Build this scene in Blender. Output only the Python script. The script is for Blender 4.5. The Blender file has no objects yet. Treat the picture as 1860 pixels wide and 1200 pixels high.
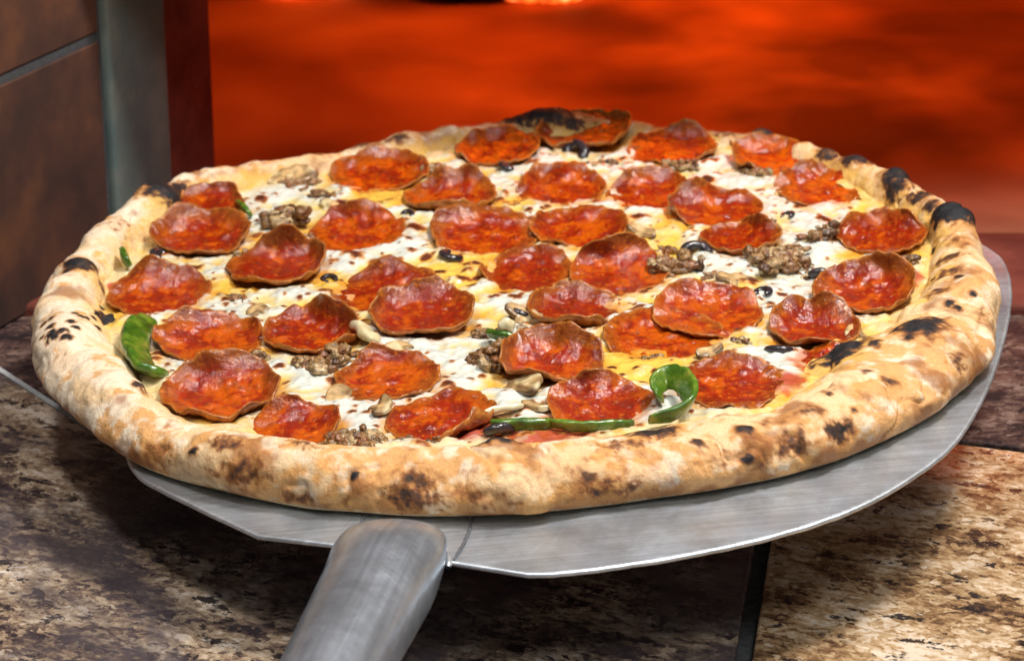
import bpy, math, random
import numpy as np
from mathutils import Vector, Matrix

R_ = math.radians
scene = bpy.context.scene
random.seed(7)

# ------------------------------------------------------------------ camera, world, lamps, exposure
TILT = R_(2.5)                      # the peel is held with its right side a little higher
PEEL_Z = 0.052                      # blade height above the counter
CAM_D, CAM_P = 1.3, R_(22.0)
TAN_H = 0.239 / 1.3                 # half width of the view
cam_loc = np.array([0.0, -CAM_D * math.cos(CAM_P), PEEL_Z + CAM_D * math.sin(CAM_P)])
cd = bpy.data.cameras.new("camera")
cam = bpy.data.objects.new("camera", cd)
scene.collection.objects.link(cam)
cam.location = cam_loc
cam.rotation_euler = (math.pi / 2 - CAM_P, 0, 0)
cd.sensor_width = 36.0
cd.lens = 18.0 / TAN_H
cd.clip_start, cd.clip_end = 0.05, 50
cd.dof.use_dof = True
cd.dof.focus_distance = 1.19
cd.dof.aperture_fstop = (cd.lens / 1000.0) / 0.0058
scene.camera = cam

world = bpy.data.worlds.new("World")
scene.world = world
world.use_nodes = True
bg = world.node_tree.nodes["Background"]
bg.inputs[0].default_value = (0.72, 0.86, 1.0, 1)
bg.inputs[1].default_value = 0.17

def area(name, loc, target, size, power, col):
    l = bpy.data.lights.new(name, 'AREA')
    l.shape = 'RECTANGLE'; l.size, l.size_y = size
    l.energy = power; l.color = col
    o = bpy.data.objects.new(name, l)
    scene.collection.objects.link(o)
    o.location = loc
    d = Vector(target) - Vector(loc)
    o.rotation_euler = d.to_track_quat('-Z', 'Y').to_euler()
    return o
area("overhead_lamp", (0.45, -0.06, 1.25), (0, 0.0, 0.05), (0.22, 0.22), 19, (1.0, 0.95, 0.88))
area("overhead_lamp", (-0.35, -0.35, 1.45), (0, -0.05, 0.05), (0.16, 0.16), 8, (1.0, 0.97, 0.93))  # second overhead lamp, added for more highlights on the toppings
area("room_lamp", (0.5, -1.2, 1.9), (0, -0.1, 0.0), (0.6, 0.6), 15, (0.96, 0.98, 1.0))

vs = scene.view_settings
vs.view_transform = 'Standard'; vs.look = 'None'; vs.exposure = 0.0; vs.gamma = 1.0
scene.cycles.use_denoising = True
try: scene.cycles.denoiser = 'OPENIMAGEDENOISE'
except Exception: pass
scene.cycles.max_bounces = 8

# ------------------------------------------------------------------ measuring: photograph pixel <-> place
FPX = 930.0 / TAN_H
c_, s_ = math.cos(TILT), math.sin(TILT)
# peel frame: x along the blade (rising to the right), y away from the camera, z off the blade
PX = np.array([c_, 0, s_]); PY = np.array([0, 1.0, 0]); PZ = np.array([-s_, 0, c_])
PO = np.array([0, 0, PEEL_Z])
FW = np.array([0, math.cos(CAM_P), -math.sin(CAM_P)]); UP = np.array([0, math.sin(CAM_P), math.cos(CAM_P)])
RT = np.array([1.0, 0, 0])

def ray(px, py):
    return FW + RT * ((px - 930.0) / FPX) - UP * ((py - 600.0) / FPX)
def on_blade(px, py, h=0.0):
    """place on the plane h above the blade, in the peel's own frame"""
    d = ray(px, py)
    t = (h - (cam_loc - PO) @ PZ) / (d @ PZ)
    p = cam_loc + d * t - PO
    return np.array([p @ PX, p @ PY, p @ PZ])
def on_counter(px, py, z=0.0):
    d = ray(px, py)
    t = (z - cam_loc[2]) / d[2]
    return cam_loc + d * t
def to_photo(P):
    """peel-frame points -> photo pixel and depth"""
    W = PO + P[:, 0:1] * PX + P[:, 1:2] * PY + P[:, 2:3] * PZ - cam_loc
    z = W @ FW
    return 930 + FPX * (W @ RT) / z, 600 - FPX * (W @ UP) / z, z
def px_len(px, py, n):
    """metres for n photo pixels at that spot of the blade"""
    p = on_blade(px, py, 0.012)
    _, _, z = to_photo(p[None])
    return n * float(z[0]) / FPX

# ------------------------------------------------------------------ numpy noise
_rs = np.random.RandomState(11)
_perm = np.concatenate([_rs.permutation(256)] * 3)
_grad = _rs.normal(size=(256, 3)); _grad /= np.linalg.norm(_grad, axis=1)[:, None]
def noise(p):
    i = np.floor(p).astype(int); f = p - i
    u = f * f * f * (f * (f * 6 - 15) + 10)
    i &= 255
    out = 0
    for dx in (0, 1):
        wx = u[:, 0] if dx else 1 - u[:, 0]
        for dy in (0, 1):
            wy = u[:, 1] if dy else 1 - u[:, 1]
            for dz in (0, 1):
                wz = u[:, 2] if dz else 1 - u[:, 2]
                h = _perm[_perm[_perm[i[:, 0] + dx] + i[:, 1] + dy] + i[:, 2] + dz]
                g = _grad[h]
                out = out + wx * wy * wz * (g[:, 0] * (f[:, 0] - dx) + g[:, 1] * (f[:, 1] - dy) + g[:, 2] * (f[:, 2] - dz))
    return out * 1.5
def fbm(p, size, octv=4, gain=0.5, off=0.0):
    q = np.asarray(p, float) / size + off
    a, s = 1.0, 0
    for k in range(octv):
        s = s + a * noise(q); q = q * 2.03 + 17.3; a *= gain
    return s
def sstep(a, b, x):
    t = np.clip((x - a) / (b - a), 0, 1)
    return t * t * (3 - 2 * t)
def mixc(A, B, t):
    return A + (np.asarray(B, float) - A) * t[:, None]

# ------------------------------------------------------------------ objects
def link(o, parent=None):
    scene.collection.objects.link(o)
    if parent: o.parent = parent
    return o
def tag(o, label=None, cat=None, group=None, kind=None):
    if label: o["label"] = label
    if cat: o["category"] = cat
    if group: o["group"] = group
    if kind: o["kind"] = kind
    return o
def empty(name, loc=(0, 0, 0), rot=(0, 0, 0)):
    o = bpy.data.objects.new(name, None)
    o.empty_display_size = 0.02
    o.location = loc; o.rotation_euler = rot
    return link(o)
def mesh_obj(name, verts, faces, mat, parent=None, smooth=True, col=None, attrs=None):
    me = bpy.data.meshes.new(name)
    verts = np.asarray(verts, np.float32)
    if isinstance(faces, np.ndarray):
        k = faces.shape[1]; n = len(faces)
        me.vertices.add(len(verts)); me.vertices.foreach_set("co", verts.ravel())
        me.loops.add(n * k); me.loops.foreach_set("vertex_index", faces.astype(np.int32).ravel())
        me.polygons.add(n)
        me.polygons.foreach_set("loop_start", np.arange(0, n * k, k, dtype=np.int32))
        me.update(calc_edges=True); me.validate()
    else:
        me.from_pydata([tuple(map(float, v)) for v in verts], [], faces); me.update()
    if smooth:
        me.polygons.foreach_set("use_smooth", np.ones(len(me.polygons), bool))
    if col is not None:
        a = me.attributes.new("tint", 'FLOAT_COLOR', 'POINT')
        a.data.foreach_set("color", np.c_[np.clip(col, 0, 1), np.ones(len(col))].astype(np.float32).ravel())
    for k, v in (attrs or {}).items():
        a = me.attributes.new(k, 'FLOAT', 'POINT')
        a.data.foreach_set("value", np.asarray(v, np.float32))
    me.materials.append(mat)
    return link(bpy.data.objects.new(name, me), parent)
def grid_faces(n, m, wrap=False, base=0):
    """quads over an n x m vertex grid (index i*m+j); wrap closes i"""
    i = np.arange(n if wrap else n - 1); j = np.arange(m - 1)
    I, J = np.meshgrid(i, j, indexing='ij'); I2 = (I + 1) % n
    return base + np.stack([I * m + J, I2 * m + J, I2 * m + J + 1, I * m + J + 1], -1).reshape(-1, 4)
def prism(name, outline, z0, z1, mat, parent=None, bevel=0.0):
    """upright slab over an outline of (x, y); optional bevelled rim"""
    n = len(outline); o = np.asarray(outline, float)
    ar = 0.5 * np.sum(o[:, 0] * np.roll(o[:, 1], -1) - np.roll(o[:, 0], -1) * o[:, 1])
    if ar < 0: o = o[::-1]
    v = np.r_[np.c_[o, np.full(n, z0)], np.c_[o, np.full(n, z1)]]
    f = [tuple(range(n - 1, -1, -1)), tuple(range(n, 2 * n))]
    f += [(i, (i + 1) % n, n + (i + 1) % n, n + i) for i in range(n)]
    ob = mesh_obj(name, v, f, mat, parent, smooth=False)
    if bevel:
        b = ob.modifiers.new("bevel", 'BEVEL'); b.width = bevel; b.segments = 3; b.limit_method = 'ANGLE'; b.angle_limit = R_(40)
    return ob

# ------------------------------------------------------------------ materials
class NT:
    def __init__(self, name):
        self.m = bpy.data.materials.new(name); self.m.use_nodes = True
        self.t = self.m.node_tree; self.b = self.t.nodes["Principled BSDF"]
    def n(self, kind, **kw):
        nd = self.t.nodes.new(kind)
        for k, v in kw.items():
            if k.startswith("i_"):
                key = k[2:]; key = int(key) if key.isdigit() else key.replace("_", " ")
                nd.inputs[key].default_value = v
            else: setattr(nd, k, v)
        return nd
    def l(self, a, b): self.t.links.new(a, b)
    def set(self, **kw):
        for k, v in kw.items(): self.b.inputs[k.replace("_", " ")].default_value = v
    def noise(self, scale, detail=4, rough=0.55, vec=None, dist=0.0):
        nd = self.n('ShaderNodeTexNoise'); nd.inputs['Scale'].default_value = scale
        nd.inputs['Detail'].default_value = detail; nd.inputs['Roughness'].default_value = rough
        nd.inputs['Distortion'].default_value = dist
        if vec is not None: self.l(vec, nd.inputs['Vector'])
        return nd.outputs['Fac']
    def ramp(self, fac, stops):
        nd = self.n('ShaderNodeValToRGB'); e = nd.color_ramp.elements
        while len(e) < len(stops): e.new(0.5)
        for el, (p, c) in zip(e, stops):
            el.position = p; el.color = (*c, 1) if len(c) == 3 else c
        self.l(fac, nd.inputs[0]); return nd.outputs[0]
    def mix(self, fac, a, b, mode='MIX'):
        nd = self.n('ShaderNodeMix', data_type='RGBA', blend_type=mode)
        for src, idx in ((fac, 0), (a, 6), (b, 7)):
            if hasattr(src, 'is_linked') or hasattr(src, 'links'): self.l(src, nd.inputs[idx])
            else: nd.inputs[idx].default_value = src if idx == 0 else ((*src, 1) if len(src) == 3 else src)
        return nd.outputs[2]
    def math(self, op, a, b=0.0):
        nd = self.n('ShaderNodeMath', operation=op)
        for i, src in enumerate((a, b)):
            if hasattr(src, 'links'): self.l(src, nd.inputs[i])
            else: nd.inputs[i].default_value = src
        return nd.outputs[0]
    def bump(self, h, strength, dist, prev=None):
        nd = self.n('ShaderNodeBump'); nd.inputs['Strength'].default_value = strength; nd.inputs['Distance'].default_value = dist
        self.l(h, nd.inputs['Height'])
        if prev is not None: self.l(prev, nd.inputs['Normal'])
        self.l(nd.outputs[0], self.b.inputs['Normal']); return nd.outputs[0]
    def obj(self, scale=(1, 1, 1), rot=(0, 0, 0)):
        tc = self.n('ShaderNodeTexCoord'); mp = self.n('ShaderNodeMapping', vector_type='TEXTURE')
        mp.inputs['Scale'].default_value = tuple(1.0 / k for k in scale); mp.inputs['Rotation'].default_value = rot
        self.l(tc.outputs['Object'], mp.inputs[0]); return mp.outputs[0]
    def attr(self, name, fac=False):
        nd = self.n('ShaderNodeAttribute', attribute_name=name)
        return nd.outputs['Fac' if fac else 'Color']

def mat_crust():
    m = NT("baked_dough"); v = m.obj()
    tint = m.attr("tint")
    f = m.noise(900, 3, 0.6, v)
    c = m.mix(0.5, tint, m.ramp(f, [(0.3, (0.72, 0.60, 0.46)), (0.7, (1.05, 1.05, 1.05))]), 'MULTIPLY')
    m.l(c, m.b.inputs['Base Color'])
    m.set(Roughness=0.62, Specular_IOR_Level=0.3, Subsurface_Weight=0.0)
    b = m.bump(m.noise(230, 6, 0.65, v), 0.5, 0.0026)
    m.bump(m.noise(1400, 2, 0.5, v), 0.25, 0.0006, b)
    return m.m
def mat_cheese():
    m = NT("melted_cheese"); v = m.obj()
    m.l(m.attr("tint"), m.b.inputs['Base Color'])
    m.set(Roughness=0.28, Specular_IOR_Level=0.45, Coat_Weight=0.6, Coat_Roughness=0.07)
    b = m.bump(m.noise(240, 2, 0.5, v), 0.16, 0.0014)
    m.bump(m.noise(1300, 2, 0.5, v), 0.12, 0.0006, b)
    return m.m
def mat_pepperoni():
    m = NT("cured_sausage_slice"); tc = m.n('ShaderNodeTexCoord')
    oi = m.n('ShaderNodeObjectInfo')
    ad = m.n('ShaderNodeVectorMath', operation='ADD'); sc = m.n('ShaderNodeVectorMath', operation='SCALE')
    m.l(oi.outputs['Location'], sc.inputs[0]); sc.inputs['Scale'].default_value = 3.0
    m.l(tc.outputs['Object'], ad.inputs[0]); m.l(sc.outputs[0], ad.inputs[1]); v = ad.outputs[0]
    tint = m.attr("tint")
    fat = m.noise(430, 3, 0.6, v)
    c = m.mix(m.ramp(fat, [(0.57, (0, 0, 0)), (0.70, (0.6, 0.6, 0.6))]), tint, (0.70, 0.20, 0.012))
    dk = m.noise(260, 4, 0.6, v)
    c = m.mix(m.ramp(dk, [(0.32, (0.6, 0.6, 0.6)), (0.50, (0, 0, 0))]), c, (0.11, 0.008, 0.002))
    m.l(c, m.b.inputs['Base Color'])
    m.l(m.ramp(m.noise(350, 3, 0.6, v), [(0.35, (0.12,) * 3), (0.65, (0.42,) * 3)]), m.b.inputs['Roughness'])
    m.set(Specular_IOR_Level=0.10, Coat_Weight=0.8, Coat_Roughness=0.045, Coat_IOR=1.45)
    b = m.bump(m.noise(210, 4, 0.6, v), 0.55, 0.0024)
    b = m.bump(m.noise(450, 3, 0.6, v), 0.35, 0.0007, b)
    m.l(b, m.b.inputs['Coat Normal'])
    return m.m
def mat_sausage():
    m = NT("ground_sausage"); v = m.obj()
    c = m.mix(1.0, m.attr("tint"), m.ramp(m.noise(520, 4, 0.7, v), [(0.3, (0.25, 0.2, 0.17)), (0.5, (0.9, 0.9, 0.9)), (0.7, (1.5, 1.45, 1.35))]), 'MULTIPLY')
    m.l(c, m.b.inputs['Base Color'])
    m.set(Roughness=0.38, Specular_IOR_Level=0.5, Coat_Weight=0.25, Coat_Roughness=0.2)
    m.bump(m.noise(600, 3, 0.6, v), 0.6, 0.0012)
    return m.m
def mat_simple(name, stops, scale, rough, coat=0.0, bump=(400, 0.3, 0.001), spec=0.5):
    m = NT(name); v = m.obj()
    m.l(m.ramp(m.noise(scale, 4, 0.6, v), stops), m.b.inputs['Base Color'])
    m.set(Roughness=rough, Specular_IOR_Level=spec, Coat_Weight=coat, Coat_Roughness=0.08)
    m.bump(m.noise(bump[0], 3, 0.6, v), bump[1], bump[2])
    return m.m
def mat_metal(name, base, rough, streak_rot):
    m = NT(name); vi = m.obj()
    st = m.noise(1.0, 3, 0.6, m.obj((10, 520, 10), (0, 0, streak_rot)))
    s2 = m.noise(1.0, 2, 0.6, m.obj((22, 900, 22), (0, 0, streak_rot + 1.1)))
    stain = m.noise(30, 6, 0.7, vi, 0.2)
    c = m.mix(m.ramp(st, [(0.38, (0, 0, 0)), (0.62, (0.9,) * 3)]), base, tuple(min(1, x * 1.3) for x in base))
    c = m.mix(m.ramp(s2, [(0.66, (0, 0, 0)), (0.72, (0.6,) * 3)]), c, tuple(min(1, x * 1.5) for x in base))
    c = m.mix(m.ramp(stain, [(0.38, (0.5,) * 3), (0.56, (0, 0, 0))]), c, (base[0] * 0.60, base[1] * 0.60, base[2] * 0.58))
    c = m.mix(m.ramp(m.noise(900, 3, 0.7, vi), [(0.62, (0, 0, 0)), (0.70, (0.5,) * 3)]), c, (0.8, 0.78, 0.74))
    m.l(c, m.b.inputs['Base Color'])
    m.l(m.ramp(m.noise(45, 5, 0.7, vi), [(0.3, (rough - 0.05,) * 3), (0.7, (rough + 0.08,) * 3)]), m.b.inputs['Roughness'])
    m.set(Metallic=0.85)
    b = m.bump(st, 0.2, 0.0006)
    b = m.bump(s2, 0.10, 0.0006, b)
    m.bump(m.noise(420, 3, 0.7, vi), 0.10, 0.0006, b)
    return m.m
def mat_granite(name, rot, stops, dark=0.5, veil=None, rough=0.0):
    m = NT(name); vi = m.obj()
    v = m.obj((0.6, 1.0, 1.0), (0, 0, rot))
    wn = m.n('ShaderNodeTexNoise', i_Scale=160, i_Detail=3); m.l(vi, wn.inputs['Vector'])
    wv = m.n('ShaderNodeVectorMath', operation='SCALE'); wv.inputs['Scale'].default_value = 0.010; m.l(wn.outputs['Color'], wv.inputs[0])
    av = m.n('ShaderNodeVectorMath', operation='ADD'); m.l(v, av.inputs[0]); m.l(wv.outputs[0], av.inputs[1])
    def cells(scale):
        vo = m.n('ShaderNodeTexVoronoi'); vo.inputs['Scale'].default_value = scale; m.l(av.outputs[0], vo.inputs['Vector'])
        sp = m.n('ShaderNodeSeparateColor'); m.l(vo.outputs['Color'], sp.inputs[0]); return sp.outputs[0]
    big = m.noise(28, 7, 0.72, v, 0.35)
    val = m.math('ADD', m.math('MULTIPLY', big, 0.95), m.math('MULTIPLY', cells(330), 0.16))
    val = m.math('ADD', val, m.math('MULTIPLY', m.noise(420, 4, 0.7, v), 0.30)); val = m.math('SUBTRACT', val, 0.21)
    c = m.ramp(val, stops)
    dk = m.math('ADD', m.math('MULTIPLY', m.noise(85, 7, 0.75, v, 0.2), 0.9), m.math('MULTIPLY', cells(240), 0.14))
    c = m.mix(m.ramp(dk, [(dark - 0.045, (0.96,) * 3), (dark, (0, 0, 0))]), c, (0.016, 0.012, 0.014))
    if veil:
        c = m.mix(m.ramp(m.noise(11, 5, 0.65, vi, 0.7), [(0.42, (0.85,) * 3), (0.58, (0, 0, 0))]), c, veil)
    m.l(c, m.b.inputs['Base Color'])
    m.l(m.ramp(m.noise(40, 4, 0.6, vi), [(0.3, (0.18 + rough,) * 3), (0.7, (0.38 + rough,) * 3)]), m.b.inputs['Roughness'])
    m.set(Specular_IOR_Level=0.5 - rough)
    m.bump(m.noise(700, 3, 0.6, vi), 0.08, 0.0004)
    return m.m

M = {}
M['crust'] = mat_crust(); M['cheese'] = mat_cheese(); M['pep'] = mat_pepperoni(); M['saus'] = mat_sausage()
M['olive'] = mat_simple("black_olive", [(0.35, (0.012, 0.010, 0.012)), (0.7, (0.05, 0.035, 0.04))], 200, 0.25, 0.3)
def mat_tinted(name, rough, coat, bump):
    m = NT(name); v = m.obj()
    m.l(m.mix(0.5, m.attr("tint"), m.ramp(m.noise(500, 3, 0.6, v), [(0.3, (0.55, 0.5, 0.45)), (0.7, (1.2, 1.2, 1.2))]), 'MULTIPLY'), m.b.inputs['Base Color'])
    m.set(Roughness=rough, Coat_Weight=coat, Coat_Roughness=0.1); m.bump(m.noise(bump[0], 3, 0.6, v), bump[1], bump[2]); return m.m
M['mush'] = mat_tinted("roasted_mushroom", 0.4, 0.25, (350, 0.4, 0.0012))
M['dough'] = mat_simple("pale_dough", [(0.3, (0.62, 0.46, 0.26)), (0.7, (0.78, 0.64, 0.42))], 60, 0.7)
M['onion'] = mat_simple("soft_onion", [(0.3, (0.55, 0.42, 0.18)), (0.7, (0.78, 0.70, 0.48))], 90, 0.3, 0.3)
M['pepper'] = mat_simple("green_bell_pepper", [(0.32, (0.022, 0.065, 0.004)), (0.48, (0.06, 0.145, 0.009)), (0.60, (0.14, 0.22, 0.018)), (0.70, (0.26, 0.24, 0.04))], 110, 0.28, 0.35, (150, 0.35, 0.0016))
M['sauce'] = mat_simple("tomato_sauce", [(0.3, (0.30, 0.02, 0.008)), (0.7, (0.55, 0.06, 0.02))], 220, 0.25, 0.4, (300, 0.6, 0.002))
M['charflake'] = mat_simple("charred_flake", [(0.3, (0.02, 0.010, 0.007)), (0.7, (0.09, 0.035, 0.018))], 300, 0.5)
M['blade'] = mat_metal("worn_aluminium_sheet", (0.56, 0.625, 0.71), 0.36, 0.12)
M['tube'] = mat_metal("worn_aluminium_tube", (0.52, 0.59, 0.68), 0.30, 1.38)
M['seam'] = mat_simple("dark_seam", [(0.3, (0.05, 0.05, 0.055)), (0.7, (0.13, 0.13, 0.14))], 300, 0.5)
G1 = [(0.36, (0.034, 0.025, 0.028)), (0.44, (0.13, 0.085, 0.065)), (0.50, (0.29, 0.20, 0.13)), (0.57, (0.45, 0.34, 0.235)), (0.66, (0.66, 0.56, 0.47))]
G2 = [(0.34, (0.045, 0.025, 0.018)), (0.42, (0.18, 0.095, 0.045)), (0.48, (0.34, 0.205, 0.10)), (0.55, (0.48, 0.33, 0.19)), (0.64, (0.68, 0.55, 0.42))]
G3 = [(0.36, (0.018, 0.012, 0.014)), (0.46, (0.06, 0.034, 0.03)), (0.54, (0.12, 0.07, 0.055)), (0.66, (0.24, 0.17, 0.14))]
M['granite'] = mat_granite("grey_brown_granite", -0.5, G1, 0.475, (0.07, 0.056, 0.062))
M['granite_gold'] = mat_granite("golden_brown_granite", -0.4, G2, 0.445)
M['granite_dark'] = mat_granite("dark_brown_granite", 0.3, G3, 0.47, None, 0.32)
M['granite2'] = mat_simple("rust_brown_wall_tile", [(0.32, (0.022, 0.011, 0.009)), (0.5, (0.068, 0.026, 0.015)), (0.68, (0.15, 0.052, 0.018))], 14, 0.8, 0, (60, 0.1, 0.001))
M['grout'] = mat_simple("dark_grout", [(0.3, (0.035, 0.037, 0.038)), (0.7, (0.09, 0.092, 0.09))], 300, 0.85, 0, (500, 0.5, 0.001), 0.2)
M['grout2'] = mat_simple("grey_grout", [(0.3, (0.12, 0.13, 0.14)), (0.7, (0.20, 0.21, 0.22))], 200, 0.85, 0, (500, 0.5, 0.001), 0.2)
M['wallgrout'] = mat_simple('bluish_grout', [(0.3, (0.055, 0.058, 0.065)), (0.7, (0.085, 0.088, 0.095))], 200, 0.85, 0, (500, 0.5, 0.001), 0.2)  # bluish grey, toned close to the wall tiles
M['jointgrey'] = mat_simple('pale_grout', [(0.3, (0.30, 0.32, 0.33)), (0.7, (0.46, 0.47, 0.47))], 200, 0.85, 0, (500, 0.5, 0.001), 0.2)
M['trim'] = mat_simple("weathered_metal_trim", [(0.3, (0.055, 0.085, 0.085)), (0.55, (0.11, 0.15, 0.14)), (0.75, (0.23, 0.24, 0.19))], 16, 0.75, 0, (200, 0.2, 0.001))
M['brick'] = mat_simple("red_firebrick", [(0.3, (0.10, 0.022, 0.016)), (0.7, (0.20, 0.055, 0.036))], 30, 0.8, 0, (150, 0.4, 0.002), 0.2)
M['dome'] = mat_simple("sooty_refractory", [(0.3, (0.05, 0.03, 0.025)), (0.7, (0.20, 0.13, 0.10))], 8, 0.9, 0, (60, 0.4, 0.004), 0.1)
M['log'] = mat_simple("charred_log", [(0.3, (0.012, 0.010, 0.010)), (0.7, (0.07, 0.05, 0.045))], 60, 0.9, 0, (80, 0.8, 0.006), 0.1)
def mat_oven_floor():
    m = NT("sooty_oven_floor"); v = m.obj((1.0, 0.9, 1), (0, 0, 0.12))
    f = m.noise(6.0, 2, 0.4, v, 0.2)
    pc = on_counter(1560, 165)
    mp = m.n('ShaderNodeMapping', vector_type='TEXTURE'); tc = m.n('ShaderNodeTexCoord'); m.l(tc.outputs['Object'], mp.inputs[0])
    mp.inputs['Location'].default_value = (pc[0], pc[1], 0); mp.inputs['Scale'].default_value = (0.17, 0.20, 1); mp.inputs['Rotation'].default_value = (0, 0, 0.5)
    ln = m.n('ShaderNodeVectorMath', operation='LENGTH'); m.l(mp.outputs[0], ln.inputs[0])
    d = m.math('ADD', ln.outputs['Value'], m.math('MULTIPLY', m.math('SUBTRACT', m.noise(10, 2.5, 0.5, v, 0.2), 0.5), 2.8))   # a soot stain
    c = m.ramp(f, [(0.30, (0.13, 0.055, 0.03)), (0.45, (0.36, 0.16, 0.085)), (0.62, (0.62, 0.33, 0.19))])
    c = m.mix(m.ramp(m.math('MULTIPLY', d, 0.5), [(0.12, (0.85,) * 3), (0.75, (0, 0, 0))]), c, (0.06, 0.022, 0.012))
    m.l(c, m.b.inputs['Base Color']); m.set(Roughness=0.85, Specular_IOR_Level=0.15)
    m.bump(m.noise(25, 2, 0.5, v), 0.15, 0.003)
    return m.m
M['ofloor'] = mat_oven_floor()
def mat_ember():
    m = NT("glowing_ember"); v = m.obj()
    f = m.noise(45, 4, 0.6, v)
    m.l(m.ramp(f, [(0.35, (0.02, 0.01, 0.01)), (0.6, (0.25, 0.08, 0.04))]), m.b.inputs['Base Color'])
    m.l(m.ramp(f, [(0.40, (0, 0, 0)), (0.55, (1.0, 0.10, 0.01)), (0.7, (1.0, 0.45, 0.15))]), m.b.inputs['Emission Color'])
    m.set(Emission_Strength=3.0, Roughness=0.9)
    return m.m
M['ember'] = mat_ember()

# ------------------------------------------------------------------ setting: counter of granite tiles
A = on_counter(0, 600)[:2]
wd = np.array([math.sin(R_(25.4)), math.cos(R_(25.4))])          # how the side wall runs
def wall_at(px):
    """where the side wall's foot meets the sight line through column px"""
    d = ray(px, 450)[:2]; o = cam_loc[:2]
    k = np.linalg.solve(np.c_[wd, -d], o - A)
    return A + wd * k[0]
counter = prism("counter_top", [(-1.3, -1.0), (1.3, -1.0), (1.3, 0.155), (-1.3, 0.155)], -0.06, -0.006, M['grout'])
tag(counter, "brown speckled granite tile counter under the peel", None, kind="structure")
j0, j1 = on_counter(1385, 985)[:2], on_counter(1350, 1200)[:2]
jd = (j0 - j1) / np.linalg.norm(j0 - j1); jn = np.array([jd[1], -jd[0]])   # long joint and its normal (to the right)
jw = 0.0034
k0, k1 = on_counter(1750, 803)[:2], on_counter(1860, 817)[:2]
YB = 0.150
def along(p, d, y): return p + d * ((y - p[1]) / d[1])
def xline(p, d, x): return p + d * ((x - p[0]) / d[0])
kd = (k1 - k0) / np.linalg.norm(k1 - k0)
def cross(p, d, q, e):
    t = np.linalg.solve(np.c_[d, -e], q - p); return p + d * t[0]
m0, m1 = on_counter(0, 672)[:2], on_counter(100, 737)[:2]
md = (m1 - m0) / np.linalg.norm(m1 - m0); mn = np.array([-md[1], md[0]])
jl, jr = j0 - jn * jw, j0 + jn * jw
# near right tile, back right tile, near left tile, back left tile
c = cross(jr, jd, k0 - np.array([0, .0022]), kd)
prism("granite_tile", [along(jr, jd, -0.9), (1.28, -0.9), xline(k0 - np.array([0, .0022]), kd, 1.28), c], -0.02, 0.0, M['granite_gold'], counter, 0.0012)
c2 = cross(jr, jd, k0 + np.array([0, .0022]), kd)
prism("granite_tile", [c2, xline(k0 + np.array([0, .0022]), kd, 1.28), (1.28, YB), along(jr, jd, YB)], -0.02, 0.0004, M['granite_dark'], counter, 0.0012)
q0 = on_counter(172, 784)[:2]; q1 = on_counter(1400, 800)[:2]
e2 = np.array([0, 0.002])
prism("granite_tile", [(-1.28, -0.9), along(jl, jd, -0.9), along(jl, jd, q1[1] - 0.002), q0 - e2, xline(m0 - e2 * 1.3, md, -1.28)], -0.02, 0.0002, M['granite'], counter, 0.0012)
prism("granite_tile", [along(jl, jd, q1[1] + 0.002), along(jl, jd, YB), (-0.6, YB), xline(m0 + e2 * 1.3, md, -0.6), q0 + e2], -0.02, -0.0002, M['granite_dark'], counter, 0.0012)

jt = np.array([m0 - md * 0.3, q0 - md * 0.004])
prism("grout_line", [jt[0] - e2 * 1.25, jt[1] - e2 * 1.25, jt[1] + e2 * 1.25, jt[0] + e2 * 1.25], -0.007, 0.0006, M['jointgrey'], counter)
# oven floor behind the counter
of = prism("oven_floor", [(-1.3, 0.158), (1.3, 0.158), (1.3, 1.75), (-1.3, 1.75)], -0.06, 0.001, M['ofloor'])
tag(of, None, None, kind="structure")
lip = prism("oven_threshold", [(-1.28, 0.150), (1.28, 0.150), (1.28, 0.262), (-1.28, 0.262)], -0.03, 0.006, M['brick'], None, 0.003)
tag(lip, None, None, kind="structure")

# side wall of the oven mouth: granite tiles, metal strip, brick jamb
def panel(name, p, q, z0, z1, depth, mat, parent, bevel=0.001, back=None):
    n = np.array([-(q - p)[1], (q - p)[0]]); n /= np.linalg.norm(n)
    return prism(name, [p, q, q + n * depth, p + n * depth], z0, z1, mat, parent, bevel)
B, C, D0 = wall_at(207), wall_at(318), wall_at(416)
wall = empty("oven_side_wall", (A[0], A[1], 0))
wall_inv = Matrix.Translation((-A[0], -A[1], 0))
tag(wall, "dark brown granite tiled wall at left of the oven mouth", "wall")
def kid(o):
    o.parent = wall; o.matrix_parent_inverse = wall_inv; return o
# joint heights from the photo: (0,150) to (170,70) on the wall plane
def wall_z(px, py):
    d = ray(px, py); w = np.array([wd[1], -wd[0]])
    t = ((A - cam_loc[:2]) @ w) / (d[:2] @ w)
    return (cam_loc + d * t)[2]
zj = 0.5 * (wall_z(0, 150) + wall_z(170, 70))
Am = A - wd * 0.5
kid(panel("granite_tile", Am, B - wd * 0.003, 0.001, zj - 0.0025, 0.02, M['granite2'], None))
kid(panel("granite_tile", Am, B - wd * 0.003, zj + 0.003, 0.62, 0.02, M['granite2'], None))
nrm = np.array([-wd[1], wd[0]])
kid(panel("wall_core", Am + nrm * 0.0012, C + nrm * 0.0012 - wd * 0.004, 0.0006, 0.60, 0.12, M['wallgrout'], None, 0))
strip = panel("corner_strip", B, C - wd * 0.004, 0.0008, 0.62, 0.03, M['trim'], None, 0.003)
strip.matrix_world = Matrix.Translation((-nrm[0] * 0.004, -nrm[1] * 0.004, 0))
tag(strip, "grey green vertical metal strip on the wall corner", "trim")
jamb = empty("oven_jamb", (C[0], C[1], 0))
tag(jamb, "dark red brick jamb beside the glowing oven mouth", "jamb")
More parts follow.
